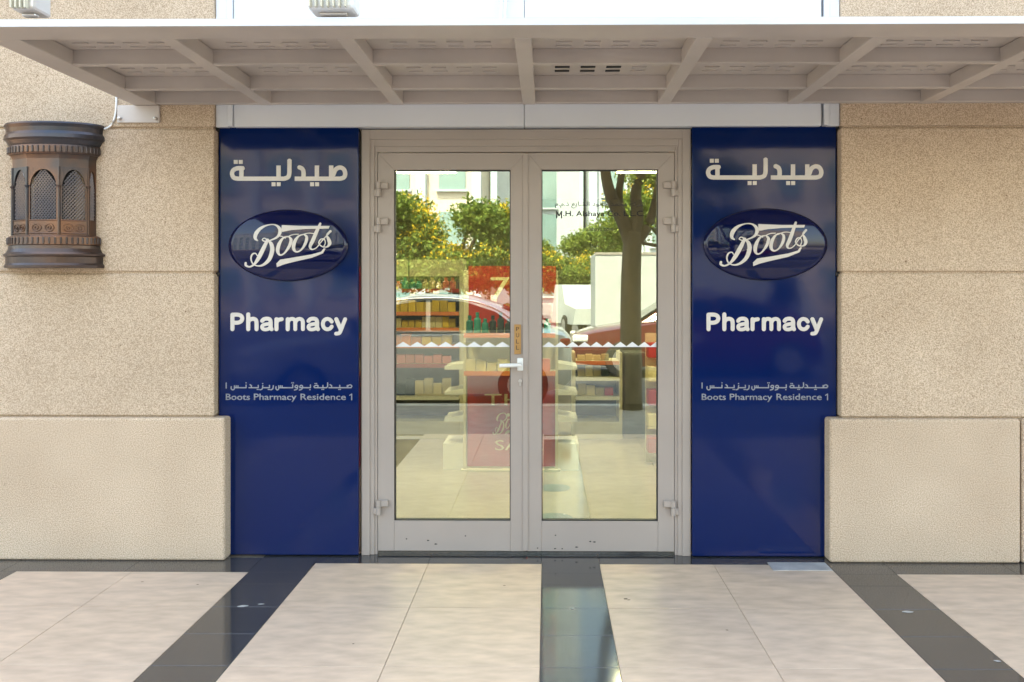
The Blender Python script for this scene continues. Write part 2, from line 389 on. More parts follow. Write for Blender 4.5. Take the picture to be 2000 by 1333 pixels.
BOOTS = strokes([(ease(p, 6), True) for p in [
    [(302, 866, 8), (284, 848, 22), (292, 812, 28), (324, 778, 20), (372, 757, 9), (420, 755, 9), (452, 776, 20), (461, 806, 24), (444, 840, 16), (402, 862, 9), (358, 872, 8), (336, 862, 7), (350, 850, 7), (378, 866, 12), (402, 895, 26), (406, 940, 30), (384, 998, 26), (340, 1036, 16), (296, 1044, 9), (262, 1026, 9), (252, 990, 11), (264, 962, 11), (286, 956, 8), (298, 972, 6)],
    [(374, 862, 20), (345, 920, 28), (310, 985, 28), (276, 1030, 16), (240, 1050, 11), (212, 1040, 16), (212, 1024, 16)],
    [(440, 836, 6), (470, 836, 6), (500, 850, 6)],
    [(524, 838, 8), (486, 848, 12), (456, 892, 24), (446, 940, 24), (462, 968, 12), (494, 954, 11), (528, 905, 20), (540, 862, 20), (526, 838, 8), (556, 824, 6), (590, 822, 6)],
    [(628, 822, 8), (592, 836, 12), (564, 878, 24), (558, 924, 22), (578, 946, 11), (610, 932, 11), (640, 886, 20), (648, 842, 18), (632, 822, 8), (664, 814, 6), (700, 818, 6)],
    [(738, 746, 16), (714, 806, 24), (690, 868, 26), (672, 908, 20), (684, 928, 9), (716, 916, 7), (752, 870, 7), (790, 826, 8), (812, 800, 12)],
    [(810, 798, 14), (786, 824, 8), (798, 856, 22), (806, 886, 24), (788, 910, 10), (754, 908, 8), (732, 884, 8), (744, 858, 8), (768, 856, 7), (776, 884, 6), (764, 912, 8)]]],
    [[(472, 757), (640, 764), (803, 762), (797, 781), (640, 785), (540, 793), (476, 806), (470, 780)],
     [(436, 1053), (434, 1028), (462, 1000), (540, 988)], [(436, 1053), (540, 988), (540, 1020), (480, 1036)],
     [(540, 988), (680, 964), (748, 944), (680, 988), (540, 1020)], [(748, 944), (766, 920), (778, 922), (760, 956), (680, 988)]], grid=14)
def A(dx): return [(ease(st((535 + dx, 216), (555 + dx, 196), (592 + dx, 190), (622 + dx, 200), (632 + dx, 230), (632 + dx, 285), (642 + dx, 310), w=44), 4), True),
                   (ease(st((630 + dx, 246), (590 + dx, 252), (548 + dx, 262), (534 + dx, 285), (548 + dx, 308), (582 + dx, 312), (616 + dx, 300), (632 + dx, 272), w=40), 4), True)]
W6 = 45
PHARM = strokes([(st((199, 145), (199, 310), w=W6), True), (ease(st((199, 145), (262, 145), (298, 160), (310, 188), (298, 218), (262, 235), (199, 236), w=W6), 5), True),
    (st((378, 141), (378, 310), w=W6), True), (ease(st((378, 232), (396, 202), (434, 192), (464, 206), (472, 240), (472, 310), w=W6), 5), True)] + A(0) + A(525) + [
    (st((697, 196), (697, 310), w=W6), True), (ease(st((697, 240), (712, 208), (756, 196), w=W6), 4), True),
    (st((825, 196), (825, 310), w=W6), True), (ease(st((825, 232), (846, 200), (882, 193), (906, 212), (910, 250), (910, 310), w=W6 - 3), 4), True),
    (ease(st((910, 232), (932, 200), (966, 193), (992, 212), (996, 250), (996, 310), w=W6 - 3), 4), True),
    (ease(st((1322, 224), (1300, 200), (1266, 193), (1234, 212), (1222, 250), (1234, 290), (1266, 310), (1300, 304), (1322, 280), w=W6 - 3), 4), True),
    (st((1374, 196), (1424, 312), w=W6), True), (ease(st((1474, 196), (1448, 262), (1420, 335), (1402, 356), (1372, 360), w=W6 - 3), 4), True)])
def s12(*p): return (ease(st(*p, w=12), 4), True)
def l12(*p): return (st(*p, w=12), True)
dot = lambda x, y: sq(x, y, 6)
SMALL = strokes([s12((1500, 972), (1510, 946), (1534, 940), (1549, 955), (1538, 972)), l12((1540, 972), (1290, 972)), l12((1497, 946), (1497, 972)), l12((1412, 945), (1412, 972)),
    s12((1318, 972), (1320, 950), (1303, 938)), s12((1275, 916), (1275, 955), (1262, 972)), l12((1262, 972), (1128, 972)), l12((1222, 945), (1222, 972)), s12((1162, 972), (1165, 948), (1138, 946), (1121, 960), (1130, 972)),
    l12((1080, 940), (1080, 972), (960, 972)), s12((985, 972), (992, 954), (974, 945), (960, 958), (968, 972), (988, 970), (980, 990), (955, 998)), s12((930, 972), (938, 954), (920, 945), (906, 958), (914, 972), (934, 970), (926, 990), (900, 998)),
    l12((880, 938), (880, 972), (722, 972)), l12((760, 950), (760, 972)), l12((741, 950), (741, 972)), s12((722, 950), (721, 984), (705, 997), (690, 982), (691, 960)),
    s12((660, 948), (655, 982), (634, 996)), l12((617, 945), (617, 972), (540, 972)), s12((541, 948), (535, 984), (513, 996)), l12((490, 945), (490, 972), (385, 972)), s12((410, 972), (412, 950), (397, 938)),
    l12((352, 942), (352, 972), (220, 972)), l12((260, 950), (260, 972)), l12((240, 950), (240, 972)), s12((220, 950), (219, 984), (201, 997), (183, 982), (184, 960)), l12((127, 918), (127, 976))],
    [dot(1403, 991), dot(1419, 991), dot(1212, 991), dot(1230, 991), dot(1133, 925), dot(1150, 925), dot(1075, 994), dot(871, 917), dot(888, 917), dot(604, 992), dot(620, 992), dot(540, 926), dot(479, 992), dot(497, 992), dot(352, 917)])
ONE = strokes([(st((1525, 1058), (1547, 1044), (1547, 1110), w=11), True)])
YP = .085
def sign(x0, x1, ztop, dx, dy, bx, by, brx, label):
    a, b = X(x0, YP), X(x1, YP); zb_, zt_ = Z(1086, YP), Z(ztop, YP)
    t = empty('sign_panel', ((a + b) / 2, YP + .03, 0), label, 'sign', 'blue sign panels flanking the door')
    pan = box('panel', a, b, YP, YP + .05, zb_, zt_, 'blue', t, .004, 2)
    box('base', a + .01, b - .01, YP + .03, YP + .08, 0, zb_, 'black', t)
    for zc_ in (zt_ - .012, Z(536, YP)):
        box('clip', (a - .012) if dx == 0 else b - .006, (a + .006) if dx == 0 else b + .012, YP - .008, YP + .02, zc_ - .012, zc_ + .012, 'black', t, .003)
    c = P(bx, by, YP); ra, rb = brx / F * (YP - CY), 70 / F * (YP - CY); H = .03
    def dome(x, z):
        r2 = ((x - c.x) / ra) ** 2 + ((z - c.z) / rb) ** 2
        return YP - .012 - H * max(0, 1 - r2)
    bm = bmesh.new(); n, k = 64, 14; rings = []
    for j in range(1, k + 1):
        rr = j / k
        rings.append([bm.verts.new((c.x + ra * rr * math.cos(q * 2 * math.pi / n), 0, c.z + rb * rr * math.sin(q * 2 * math.pi / n))) for q in range(n)])
    for rg in rings:
        for v in rg: v.co.y = dome(v.co.x, v.co.z)
    rings.append([bm.verts.new((v.co.x, YP - .001, v.co.z)) for v in rings[-1]])
    bm.faces.new(rings[0])
    for r0, r1 in zip(rings, rings[1:]):
        for q in range(n): bm.faces.new((r0[q], r0[(q + 1) % n], r1[(q + 1) % n], r1[q]))
    bd = bm_out('oval_badge', bm, 'badge', t, True)
    z5, z6 = zoom5(bx - 564, by - 480), zoom6(dx, 0)
    def onb(x, y):
        p = z5(x, y, YP - .03); p.y = dome(p.x, p.z) + .002; return p
    relief('logo_lettering', *BOOTS, onb, .004, 'letter', bd)
    z5a = zoom5(dx, dy)
    relief('arabic_lettering', *ARA, lambda x, y: z5a(x, y, YP), .004, 'letter', t)
    relief('pharmacy_lettering', *PHARM, lambda x, y: z6(x, y, YP), .004, 'letter', t)
    relief('small_arabic_lettering', *SMALL, lambda x, y: z6(x, y, YP), .0015, 'letter2', t)
    for wd, wx0, wx1, lo in (('Boots', 122, 396, 1112), ('Pharmacy', 440, 922, 1134), ('Residence', 968, 1482, 1112)):
        q0, q1 = z6(wx0, lo, YP), z6(wx1, 1040, YP)
        text('small_lettering', wd, q0.x, q1.x, q0.z, q1.z, YP, 'letter2', t, .0015, bold=.012)
    relief('small_numeral', *ONE, lambda x, y: z6(x, y, YP), .0015, 'letter2', t)
sign(427, 700, 248, 0, 0, 564, 480, 117, 'blue glossy pharmacy sign panel nearer the copper lantern')
sign(1352, 1634, 244, 929.3, -2.3, 1494, 478, 120, 'blue glossy pharmacy sign panel right of the doors, beside the bare wall')

# ------------------------------------------------------------------ double door
YF, YL, YG = .105, .125, .150
door = empty('double_door', ((dx0 + dx1) / 2, YF, 0), 'taupe aluminium double door with reflective glass panes', 'door')
box('light_gap_bar', X(738, YL), X(1317, YL), YL + .012, .21, 0.0, Z(1077, YL) - .004, 'dtile', door)  # dark bar added to close the bright gap under the leaves
steps = [(706, 722, 253, 272, YF), (722, 731, 272, 286, YF + .008), (731, 737, 286, 297, YF + .016)]
for a, b, ta, tb, yy in steps:
    ia, ib = X(a, yy), X(b, yy); za, zb2 = Z(ta, yy), Z(tb, yy)
    ra, rb = X(2055 - a, yy), X(2055 - b, yy)
    box('frame_jamb', ia, ib, yy, .17, 0, za, 'alu', door, .0015); box('frame_jamb', rb, ra, yy, .17, 0, za, 'alu', door, .0015)
    box('frame_head', ib, rb, yy, .17, zb2, za, 'alu', door, .0015)
box('frame_gasket', dx0, dx1, YF + .02, .16, dzt - .012, dzt, 'black', door)
zl0, zl1 = Z(1077, YL), Z(299, YL); gz0, gz1 = Z(1018, YL), Z(332, YL)
FONT = {'ش': 0xFEB5, 'ر': 0xFEAD, 'ك': 0xFED9, 'ة': 0xFE93, 'م': 0xFEE1, 'ح': 0xFEA1, 'د': 0xFEA9, 'و': 0xFEED, 'ا': 0xFE8D, 'ل': 0xFEDD, 'ي': 0xFEF1, 'ع': 0xFEC9, 'ذ': 0xFEAB}
def shape(s):
    out = []
    for i, ch in enumerate(s):
        if ch not in FONT: out.append(ch); continue
        prev = i > 0 and s[i - 1] in FONT and s[i - 1] not in 'ردوذاة'
        nxt = i < len(s) - 1 and s[i + 1] in FONT and ch not in 'ردوذاة'
        out.append(chr(FONT[ch] + (3 if prev and nxt else 1 if prev else 2 if nxt else 0)))
    return ''.join(out[::-1])
def leaf(l0, l1, g0, g1, hinge_px, sgn, label):
    a, b = X(l0, YL), X(l1, YL); ga, gb = X(g0, YL), X(g1, YL)
    lf = bpy.data.objects.new('door_leaf', None); lf.location = ((a + b) / 2, YL, zl0); lf['label'] = label
    COL.objects.link(lf); lf.parent = door; lf.matrix_parent_inverse = Matrix.Translation(-door.location)
    W = lambda n, *q, bev=.0015: box(n, *q, lf, bev)
    e = .0006
    # mitred top, butt bottom rail
    prism('stile', [(a, zl0), (ga - e, zl0), (ga - e, gz1 + e), (a, zl1)], YL, YL + .05, 'alu', lf, .001)
    prism('stile', [(gb + e, zl0), (b, zl0), (b, zl1), (gb + e, gz1 + e)], YL, YL + .05, 'alu', lf, .001)
    prism('top_rail', [(a + e, zl1), (ga, gz1 + e), (gb, gz1 + e), (b - e, zl1)], YL, YL + .05, 'alu', lf, .001)
    W('bottom_rail', ga, gb, YL, YL + .05, zl0, gz0 - e, 'alu')
    for c0, c1 in ((a + .004, ga - .002), (gb + .002, b - .004)): W('leak_backing', c0, c1, YL + .02, YL + .045, gz1 + .004, zl1 - .004, 'black', bev=0)  # black backing added so shop light does not leak through the mitres
    for q in (ga, gb): W('glass_gasket', q - .004 if q == gb else q, q if q == gb else q + .004, YL + .006, YL + .04, gz0, gz1, 'black', bev=0)
    for q in (gz0, gz1): W('glass_gasket', ga + .004, gb - .004, YL + .006, YL + .04, q if q == gz0 else q - .004, q + .004 if q == gz0 else q, 'black', bev=0)
    W('glass_pane', ga + .002, gb - .002, YG - .003, YG + .003, gz0 + .002, gz1 - .002, 'glass', bev=0)
    for py in (370, 440, 990):
        zc_ = Z(py, YL); hx = X(hinge_px, YL)
        bm = bmesh.new()
        add_box(bm, hx - .004 if sgn > 0 else hx - .05, hx + .05 if sgn > 0 else hx + .004, YL - .022, YL - .0005, zc_ + .002, zc_ + .036, .003)
        add_tube(bm, [(hx, YL - .022, zc_ + .001), (hx, YL - .022, zc_ + .037)], .012, 12)
        add_tube(bm, [(hx, YL - .022, zc_ - .040), (hx, YL - .022, zc_ - .001)], .012, 12)
        add_box(bm, hx - .028 if sgn > 0 else hx, hx if sgn > 0 else hx + .028, YL - .022, YF + .007, zc_ - .038, zc_ - .003, .003)
        bm_out('hinge', bm, 'alu', lf)
    # zigzag vinyl on the pane
    n = 8 if sgn > 0 else 9.5
    zz0, zz1 = Z(678, YG), Z(668, YG); pts = [(gb - .006, zz0), (ga + .006, zz0)]; L = gb - ga - .012
    k = 0
    while k <= 2 * n: pts.append((ga + .006 + L * k / (2 * n), zz1 if k % 2 else zz0 + .004)); k += 1
    if pts[-1][0] < gb - .008: pts.append((gb - .006, zz0 + .012))
    prism('zigzag_film', pts, YG - .0045, YG - .0035, 'vinyl', lf)
    return lf
L = leaf(738, 1027, 770, 997, 741, 1, 'door leaf with lever handle and pull plate')
Rr = leaf(1030.5, 1317, 1058, 1285, 1314, -1, 'door leaf with company name on the glass')
box('meeting_strip', X(1021, YL), X(1031.5, YL), YL - .006, YL - .0006, zl0 + .004, zl1 - .004, 'alu', L, .0015)
bm = bmesh.new(); hc = P(1016, 712, YL)
add_box(bm, hc.x - .016, hc.x + .016, YL - .010, YL - .0004, hc.z - .034, hc.z + .034, .005, 2)
add_tube(bm, [(hc.x, YL - .008, hc.z), (hc.x, YL - .05, hc.z)], .010, 12)
add_tube(bm, ease([(hc.x + .006, YL - .05, hc.z), (hc.x - .02, YL - .056, hc.z), (hc.x - .06, YL - .054, hc.z - .001), (hc.x - .108, YL - .05, hc.z - .003)], 4), .0105, 12)
bm_out('lever_handle', bm, 'white', L, True)
kc = P(1016, 747, YL); bm = bmesh.new()
add_tube(bm, [(kc.x, YL - .0005, kc.z + .006), (kc.x, YL - .008, kc.z + .006)], .0095, 14); add_box(bm, kc.x - .005, kc.x + .005, YL - .008, YL - .0005, kc.z - .02, kc.z + .004, .002)
bm_out('lock_cylinder', bm, 'steel', L)
p0, p1 = P(1004.5, 692, YL), P(1017.5, 634, YL)
pp = box('pull_plate', p0.x, p1.x, YL - .010, YL - .0065, p0.z, p1.z, 'brass', L, .001)
for ch, py in zip('PULL', (643, 655, 667, 679)):
    q = P(1011, py, YL); text('plate_letter', ch, q.x - .008, q.x + .008, q.z - .011, q.z + .011, YL - .0101, 'ink', L, .0008)
yt = YG - .0032
q0, q1 = P(1086, 426, yt), P(1259, 412, yt); text('company_lettering', '.H. Alshaya Co. L.L.C.', P(1100, 420, yt).x, q1.x, q0.z, q1.z, yt, 'ink', Rr, .0006, bold=.012)
relief('company_initial', *strokes([(st((1087.2, 426), (1087.2, 413.5), (1092, 422), (1096.8, 413.5), (1096.8, 426), w=2.3), True)]), lambda x, y: P(x, y, yt), .0006, 'ink', Rr)
q0, q1 = P(1084, 407, yt), P(1260, 394, yt); text('arabic_company_lettering', shape('شركة محمد حمود الشايع ذ.م.م'), q0.x, q1.x, q0.z, q1.z, yt, 'ink', Rr, .0006)
q0, q1 = P(1145, 454, yt), P(1198, 444, yt); text('web_lettering', 'alshaya.com', q0.x, q1.x, q0.z, q1.z, yt, 'ink', Rr, .0006)

# scuffs on the bottom rails, spots on the paving
for lf_, pts in ((L, ((794, 1053), (836, 1056), (851, 1063), (909, 1047))), (Rr, ((1085, 1046), (1084, 1072), (1126, 1069), (1098, 1072), (1153, 1058), (1161, 1059), (1050, 1071)))):
    for k, (px, py) in enumerate(pts):
        q = P(px, py, YL); prism('scuff', [(q.x + (.004 + .002 * (k % 3)) * math.cos(a) * (1 + .4 * math.sin(3 * a + k)), q.z + .0035 * math.sin(a)) for a in [i * math.pi / 4 for i in range(8)]], YL - .0007, YL - .0002, 'black', lf_)
for k, (px, py) in enumerate(((474, 1187), (510, 1183), (1773, 1193), (1948, 1288), (1118, 1189), (1222, 1170), (1228, 1172), (985, 1145), (278, 1140), (386, 1145), (1420, 1230), (690, 1260))):
    d = 2383 / (py - 565); q = P(px, py, CY + d); r = (.022, .012, .02, .012, .012, .012, .008, .006, .006, .006, .006, .006)[k]
    m_ = 'wtile' if k < 5 else 'bark'
    mk('stain', [(q.x + r * math.cos(a) * (1 + .35 * math.sin(2 * a + k)), q.y + r * .6 * math.sin(a), .0012) for a in [i * math.pi / 5 for i in range(10)]], [tuple(range(10))], m_, pave)
# ------------------------------------------------------------------ canopy
can = empty('canopy', (0, -.6, 2.37), 'white painted steel canopy with beams and slotted sheets over the entrance', 'canopy')
ZB = CZ + .96; HS = .066
wall_px = [280, 517, 775, 1033, 1297, 1552, 1811, 2070, 2330]
bx = [X(p, 0, 203) for p in wall_px]
hw = [.062] + [.033] * 8
xe0, xe1 = bx[0] - .075, bx[-1] + .06
YFR = -1.32
box('lit_front_strip', xe0, xe1, YFR - .004, YFR - .0005, ZB + .0005, ZB + .026, 'clad', can)  # pale colour paints the sky light caught by the front face
box('front_edge', xe0, xe1, YFR, YFR + .165, ZB, ZB + .024, 'canopy', can, .003)
box('front_upstand', xe0, xe1, YFR + .12, YFR + .16, ZB + .0245, ZB + HS, 'canopy', can)
for c, h in zip(bx, hw):
    box('beam', c - h, c + h, YFR + .1655, .034, ZB, ZB + HS - .001, 'canopy', can, .003)
for y in (-.78, -.32, .0):
    for (c0, h0), (c1, h1) in zip(zip(bx, hw), list(zip(bx, hw))[1:]):
        bm = bmesh.new(); add_box(bm, c0 + h0 + .0005, c1 - h1 - .0005, y, y + .012, ZB + .010, ZB + HS - .001); add_box(bm, c0 + h0 + .0005, c1 - h1 - .0005, y - .004, y + .032, ZB + .002, ZB + .0098)
        bm_out('purlin', bm, 'canopy', can)
rows = [(-.885, -.825), (-.475, -.405), (-.05, -.025)]
lou = boxmesh('louvre', .068, .007, .007, 'canopy', .0015)
slot_shade = boxmesh('slot_shade', .068, .030, .003, 'black')  # black strip stands for the shade inside an open slot
for i in range(len(bx) - 1):
    box('roof_sheet', bx[i] + .001, bx[i + 1] - .001, YFR + .166, .034, ZB + HS, ZB + HS + .012, 'canopy', can)
    wbay = bx[i + 1] - bx[i]
    for r, (ya, yb) in enumerate(rows):
        for k in range(4):
            for j in range(1 if r == 2 else 2):
                x = bx[i] + wbay * (.235 + .17 * k); y = yb if j else ya
                if i == 3 and r == 1 and k < 3: share('slot_shade', slot_shade, (x, y, ZB + HS - .0028), can)
                else: share('louvre', lou, (x, y, ZB + HS - .0065), can)
q0, q1 = P(228, 240, .02), P(311, 196, .02)
pt = box('bracket_plate', q0.x, q1.x, .022, .0345, q0.z, ZB - .0008, 'canopy', can, .003)
for px in (234, 304):
    b = P(px, 232, .02); tube('bolt', [(b.x, .0215, b.z), (b.x, .008, b.z)], .009, 'steel', pt, 8)

# floodlights and cables on the canopy
def flood(px, py, label, wd, m1):
    b = P(px, py, -1.2); z0 = ZB + HS + .0125
    t = empty('floodlight', (b.x, -1.2, z0), label, 'floodlight')
    box('yoke', b.x - wd * .3, b.x + wd * .3, -1.20, -1.17, z0, z0 + .012, 'steel', t, .004)
    box('housing', b.x - wd / 2, b.x + wd / 2, -1.24, -1.12, z0 + .0125, z0 + .25, m1, t, .012, 2)
    n = int(wd / .022)
    for k in range(n): box('cooling_fin', b.x - wd / 2 + .012 + k * (wd - .02) / n, b.x - wd / 2 + .018 + k * (wd - .02) / n, -1.262, -1.2405, z0 + .014, z0 + .055, 'shelf', t)
flood(650, 20, 'white ribbed floodlight standing on the canopy above the left sign', .175, 'white')
flood(55, 20, 'grey spotlight at the far left end of the canopy', .09, 'steel')
for px, lab in ((972, 'thin white cable leaning left above the canopy'), (980, 'thin white cable hanging upright above the canopy')):
    b = P(px, 20, .0); tag(tube('cable', [(b.x, -.04, ZB + HS + .012), (b.x + .01, .0, ZB + .3), (b.x + .035, .04, 3.3)], .006, 'white', None, 8), lab, 'cable')
b0 = P(216, 240, .03)
tag(tube('cable', ease([(P(202, 252, .02).x, .028, P(202, 252, .02).z), (P(216, 244, .02).x, .028, P(216, 244, .02).z), (P(224, 222, .02).x, .028, P(224, 222, .02).z), (P(226, 200, .02).x, .028, ZB + .05)], 5), .005, 'white', None, 8), 'thin white cable from the lantern up to the canopy bracket', 'cable')

# ------------------------------------------------------------------ wall lantern
LX, LY = -2.572, YW - .001
lan = empty('wall_lantern', (LX, LY, Z(525, -.05, 100)), 'aged copper half-round wall lantern with pointed arch lattice windows', 'lantern')
zy = lambda z: Z(200 + z * .27, -.05, 100)
KB = .56
def ell(r, n, faceted=False):
    if faceted: ang = [-90, -67.5, -22.5, 22.5, 67.5, 90]
    else: ang = [-90 + 180 * k / n for k in range(n + 1)]
    return [(LX + r * math.sin(R(a)), LY - r * KB * math.cos(R(a))) for a in ang]
def ring(name, prof, m, n=28, fac=False):
    bm = bmesh.new(); rg = []
    for hwz, zz in prof:
        pts = ell(hwz * .000703, n, fac); rg.append([bm.verts.new((x, y, zy(zz))) for x, y in pts])
    for a, b in zip(rg, rg[1:]):
        for k in range(len(a) - 1): bm.faces.new((a[k], a[k + 1], b[k + 1], b[k]))
        bm.faces.new((a[-1], a[0], b[0], b[-1]))
    bm.faces.new(rg[0]); bm.faces.new(rg[-1])
    return bm_out(name, bm, m, lan)
ring('top_rim', [(362, 150), (368, 162), (356, 185), (352, 215), (366, 235), (370, 262), (352, 276), (340, 300), (330, 312)], 'patina')
ring('bead_band', [(334, 313), (338, 325), (338, 365), (326, 378)], 'copper')
ring('neck', [(322, 379), (312, 395), (306, 410), (305, 470)], 'copper', fac=True)
ring('bottom_band', [(316, 962), (340, 975), (342, 1030), (332, 1036)], 'copper')
ring('bottom_rim', [(336, 1037), (338, 1060), (352, 1085), (374, 1100), (372, 1112), (358, 1120), (356, 1165), (368, 1180), (366, 1198)], 'patina')
ring('back_box', [(150, 471), (150, 961)], 'black', fac=True)
for zz, hwz in ((345, 340), (1003, 344)):
    for k in range(26):
        a = R(-86 + 172 * k / 25); r = hwz * .000703
        o = share('bead', bpy.data.meshes.get('bead') or boxmesh('bead', .010, .008, .034, 'patina', .003), (LX + r * math.sin(a), LY - r * KB * math.cos(a), zy(zz) - .017), lan, math.atan2(-math.sin(a) * KB * -1, math.cos(a)))
ed = ell(305 * .000703, 0, True)
zt_, zl_, zo_, zb_ = zy(470), zy(850), zy(858), zy(961)
for i in range(5):
    (xa, ya), (xb, yb) = ed[i], ed[i + 1]; Lw = math.hypot(xb - xa, yb - ya); ux, uy = (xb - xa) / Lw, (yb - ya) / Lw; nx, ny = uy, -ux
    W3 = lambda s, z, o: V((xa + ux * s + nx * o, ya + uy * s + ny * o, z))
    mg = min(.014, Lw * .12)
    # arch outline: pointed
    zs = zy(610); za = zy(488); mid = Lw / 2; arch = [(mg, zl_)]
    for k in range(9):
        t = k / 8; arch.append((mg + (mid - mg) * (1 - math.cos(t * math.pi / 2)) * .9 + (mid - mg) * .1 * t, zs + (za - zs) * math.sin(t * math.pi / 2)))
    arch += [(Lw - s, z) for s, z in arch[-2::-1]]
    outer = [(0, zl_ )] + [(0, zs + (zt_ - zs) * k / 8) for k in range(8)] + [(mid, zt_)] + [(Lw, zs + (zt_ - zs) * k / 8) for k in range(7, -1, -1)] + [(Lw, zl_)]
    outer[8] = (0, zt_); outer[10] = (Lw, zt_)
    bm = bmesh.new(); n = len(arch)
    if len(outer) != n: outer = [outer[round(k * (len(outer) - 1) / (n - 1))] for k in range(n)]
    io = [bm.verts.new(W3(s, z, 0)) for s, z in outer]; ii = [bm.verts.new(W3(s, z, 0)) for s, z in arch]; ib = [bm.verts.new(W3(s, z, -.010)) for s, z in arch]
    for k in range(n - 1):
        for q in ((io[k], io[k + 1], ii[k + 1], ii[k]), (ii[k], ii[k + 1], ib[k + 1], ib[k])):
            try: bm.faces.new(q)
            except ValueError: pass
    bm_out('arch_plate', bm, 'patina' if i % 2 else 'copper', lan)
    bm = bmesh.new(); stp = .0155 if Lw > .08 else .012
    for sg in (1, -1):
        c = -(zt_ - zl_)
        while c < Lw + (zt_ - zl_):
            # line s = c + sg*(z - zl)
            p = []
            for k in range(0, 61):
                z = zl_ + (za - zl_) * k / 60; s = c + sg * (z - zl_) * .8
                top = zs + (za - zs) * max(0, 1 - (abs(s - mid) / max(mid - mg, 1e-4)) ** 1.6) if z > zs else 1e9
                if mg <= s <= Lw - mg and z <= top: p.append((s, z))
            if len(p) > 1: add_tube(bm, [W3(p[0][0], p[0][1], -.007 + sg * .0015), W3(p[-1][0], p[-1][1], -.007 + sg * .0015)], .0031, 4)
            c += stp
    bm_out('lattice', bm, 'lattice', lan)
    bm = bmesh.new(); vs = [bm.verts.new(W3(s, z, 0)) for s, z in ((0, zb_), (Lw, zb_), (Lw, zl_), (0, zl_))]; bm.faces.new(vs)
    if Lw > .08:
        for cx_ in (.3, .7):
            pts = [W3(Lw * cx_ + .022 * math.cos(t * math.pi / 8), (zb_ + zo_) / 2 + .019 * math.sin(t * math.pi / 8), .002) for t in range(17)]; add_tube(bm, pts, .0026, 5, False)
            pts = [W3(Lw * cx_ + .008 * math.cos(t * math.pi / 5), (zb_ + zo_) / 2 + .008 * math.sin(t * math.pi / 5), .002) for t in range(11)]; add_tube(bm, pts, .003, 5, False)
        for zq in (zb_ + .008, zl_ - .004): add_tube(bm, [W3(.008, zq, .002), W3(Lw - .008, zq, .002)], .003, 5)
    bm_out('lower_plate', bm, 'copper', lan)
for x, y in ed[1:5]:
    bm = bmesh.new(); add_tube(bm, [(x, y, zb_), (x, y, zy(620))], .0075, 8); add_tube(bm, [(x, y, zy(622)), (x, y, zy(604))], [.008, .014], 8); add_tube(bm, [(x, y, zy(603)), (x, y, zy(470))], .006, 8)
    bm_out('column', bm, 'patina', lan, False)

# ------------------------------------------------------------------ shop interior
YS = 2.24
sx0, sx1 = X(905, YS), X(1090, YS)
stand = empty('promotion_stand', ((sx0 + sx1) / 2, YS, 0), 'central promotion stand with red sale posters behind the doors', 'display stand')
box('core', sx0, sx1, YS + .02, YS + .45, .0, 1.56, 'shelf', stand, .004)
zq = lambda py: Z(py, YS)
lp = box('lower_poster', sx0 + .03, sx1 - .02, YS + .008, YS + .0195, zq(912), zq(724), 'poster', stand)
tp = box('upper_poster', X(915, YS), X(1086, YS), YS + .008, YS + .0195, zq(640), zq(520), 'poster', stand)
for a in (sx0, sx1 - .022): box('side_trim', a, a + .022, YS - .01, YS + .0195, .0, zq(640), 'shelf', stand)
box('base', sx0 - .02, sx1 + .02, YS - .03, YS + .5, .0, zq(916), 'shelf', stand, .004)
for py in (650, 722):
    s = box('tray', sx0 + .023, sx1 - .023, YS - .20, YS + .0075, zq(py) - .02, zq(py), 'shelf', stand)
    box('tray_edge', sx0 + .023, sx1 - .023, YS - .212, YS - .2005, zq(py) - .028, zq(py) + .006, 'edge', s)
for sgn, xx in ((-1, sx0), (1, sx1)):
    for py in (722, 772, 824):
        z = zq(py); prism('wing_shelf', [(xx, z - .005), (xx + sgn * .15, z - .005), (xx + sgn * .15, z + .02), (xx, z + .045)], YS + .03, YS + .36, 'white', stand)
    box('wing_base', xx + sgn * .001, xx + sgn * .16, YS + .02, YS + .4, .0, zq(868), 'white', stand)
yy = YS + .0079
def tx(name, body, x0, y0, x1, y1, par, m='cream'):
    a, b = P(x0, y1, yy), P(x1, y0, yy); text(name, body, a.x, b.x, a.z, b.z, yy, m, par, .0008)
tx('poster_number', '75', 958, 542, 1034, 585, tp); tx('poster_percent', '%', 1040, 545, 1062, 572, tp)
tx('poster_word', 'THE', 946, 770, 1052, 792, lp); tx('poster_word', 'SALE', 967, 860, 1060, 880, lp)
bv, bt = BOOTS
def pm(x, y): return P(962 + (x - 200) * .105, 806 + (y - 745) * .14, yy)
relief('poster_logo', bv, bt, pm, .0008, 'cream', lp)
gm = {}
def good(kind, wd, dp, h, loc, label, group, form):
    key = (kind, round(wd, 3), round(h, 3), form)
    if key not in gm:
        if form == 'box': gm[key] = boxmesh('carton', wd, dp, h, GOODS[kind], .002)
        else:
            bm = bmesh.new(); add_tube(bm, [(0, 0, 0), (0, 0, h * .66), (0, 0, h * .76), (0, 0, h * .8), (0, 0, h)], [wd / 2, wd / 2, wd * .2, wd * .26, wd * .26], 10)
            bmesh.ops.recalc_face_normals(bm, faces=bm.faces); me = bpy.data.meshes.new('bottle'); bm.to_mesh(me); bm.free(); me.materials.append(GOODS[kind]); gm[key] = me
    return tag(share('carton' if form == 'box' else 'bottle', gm[key], loc), label, 'carton' if form == 'box' else 'bottle', group)
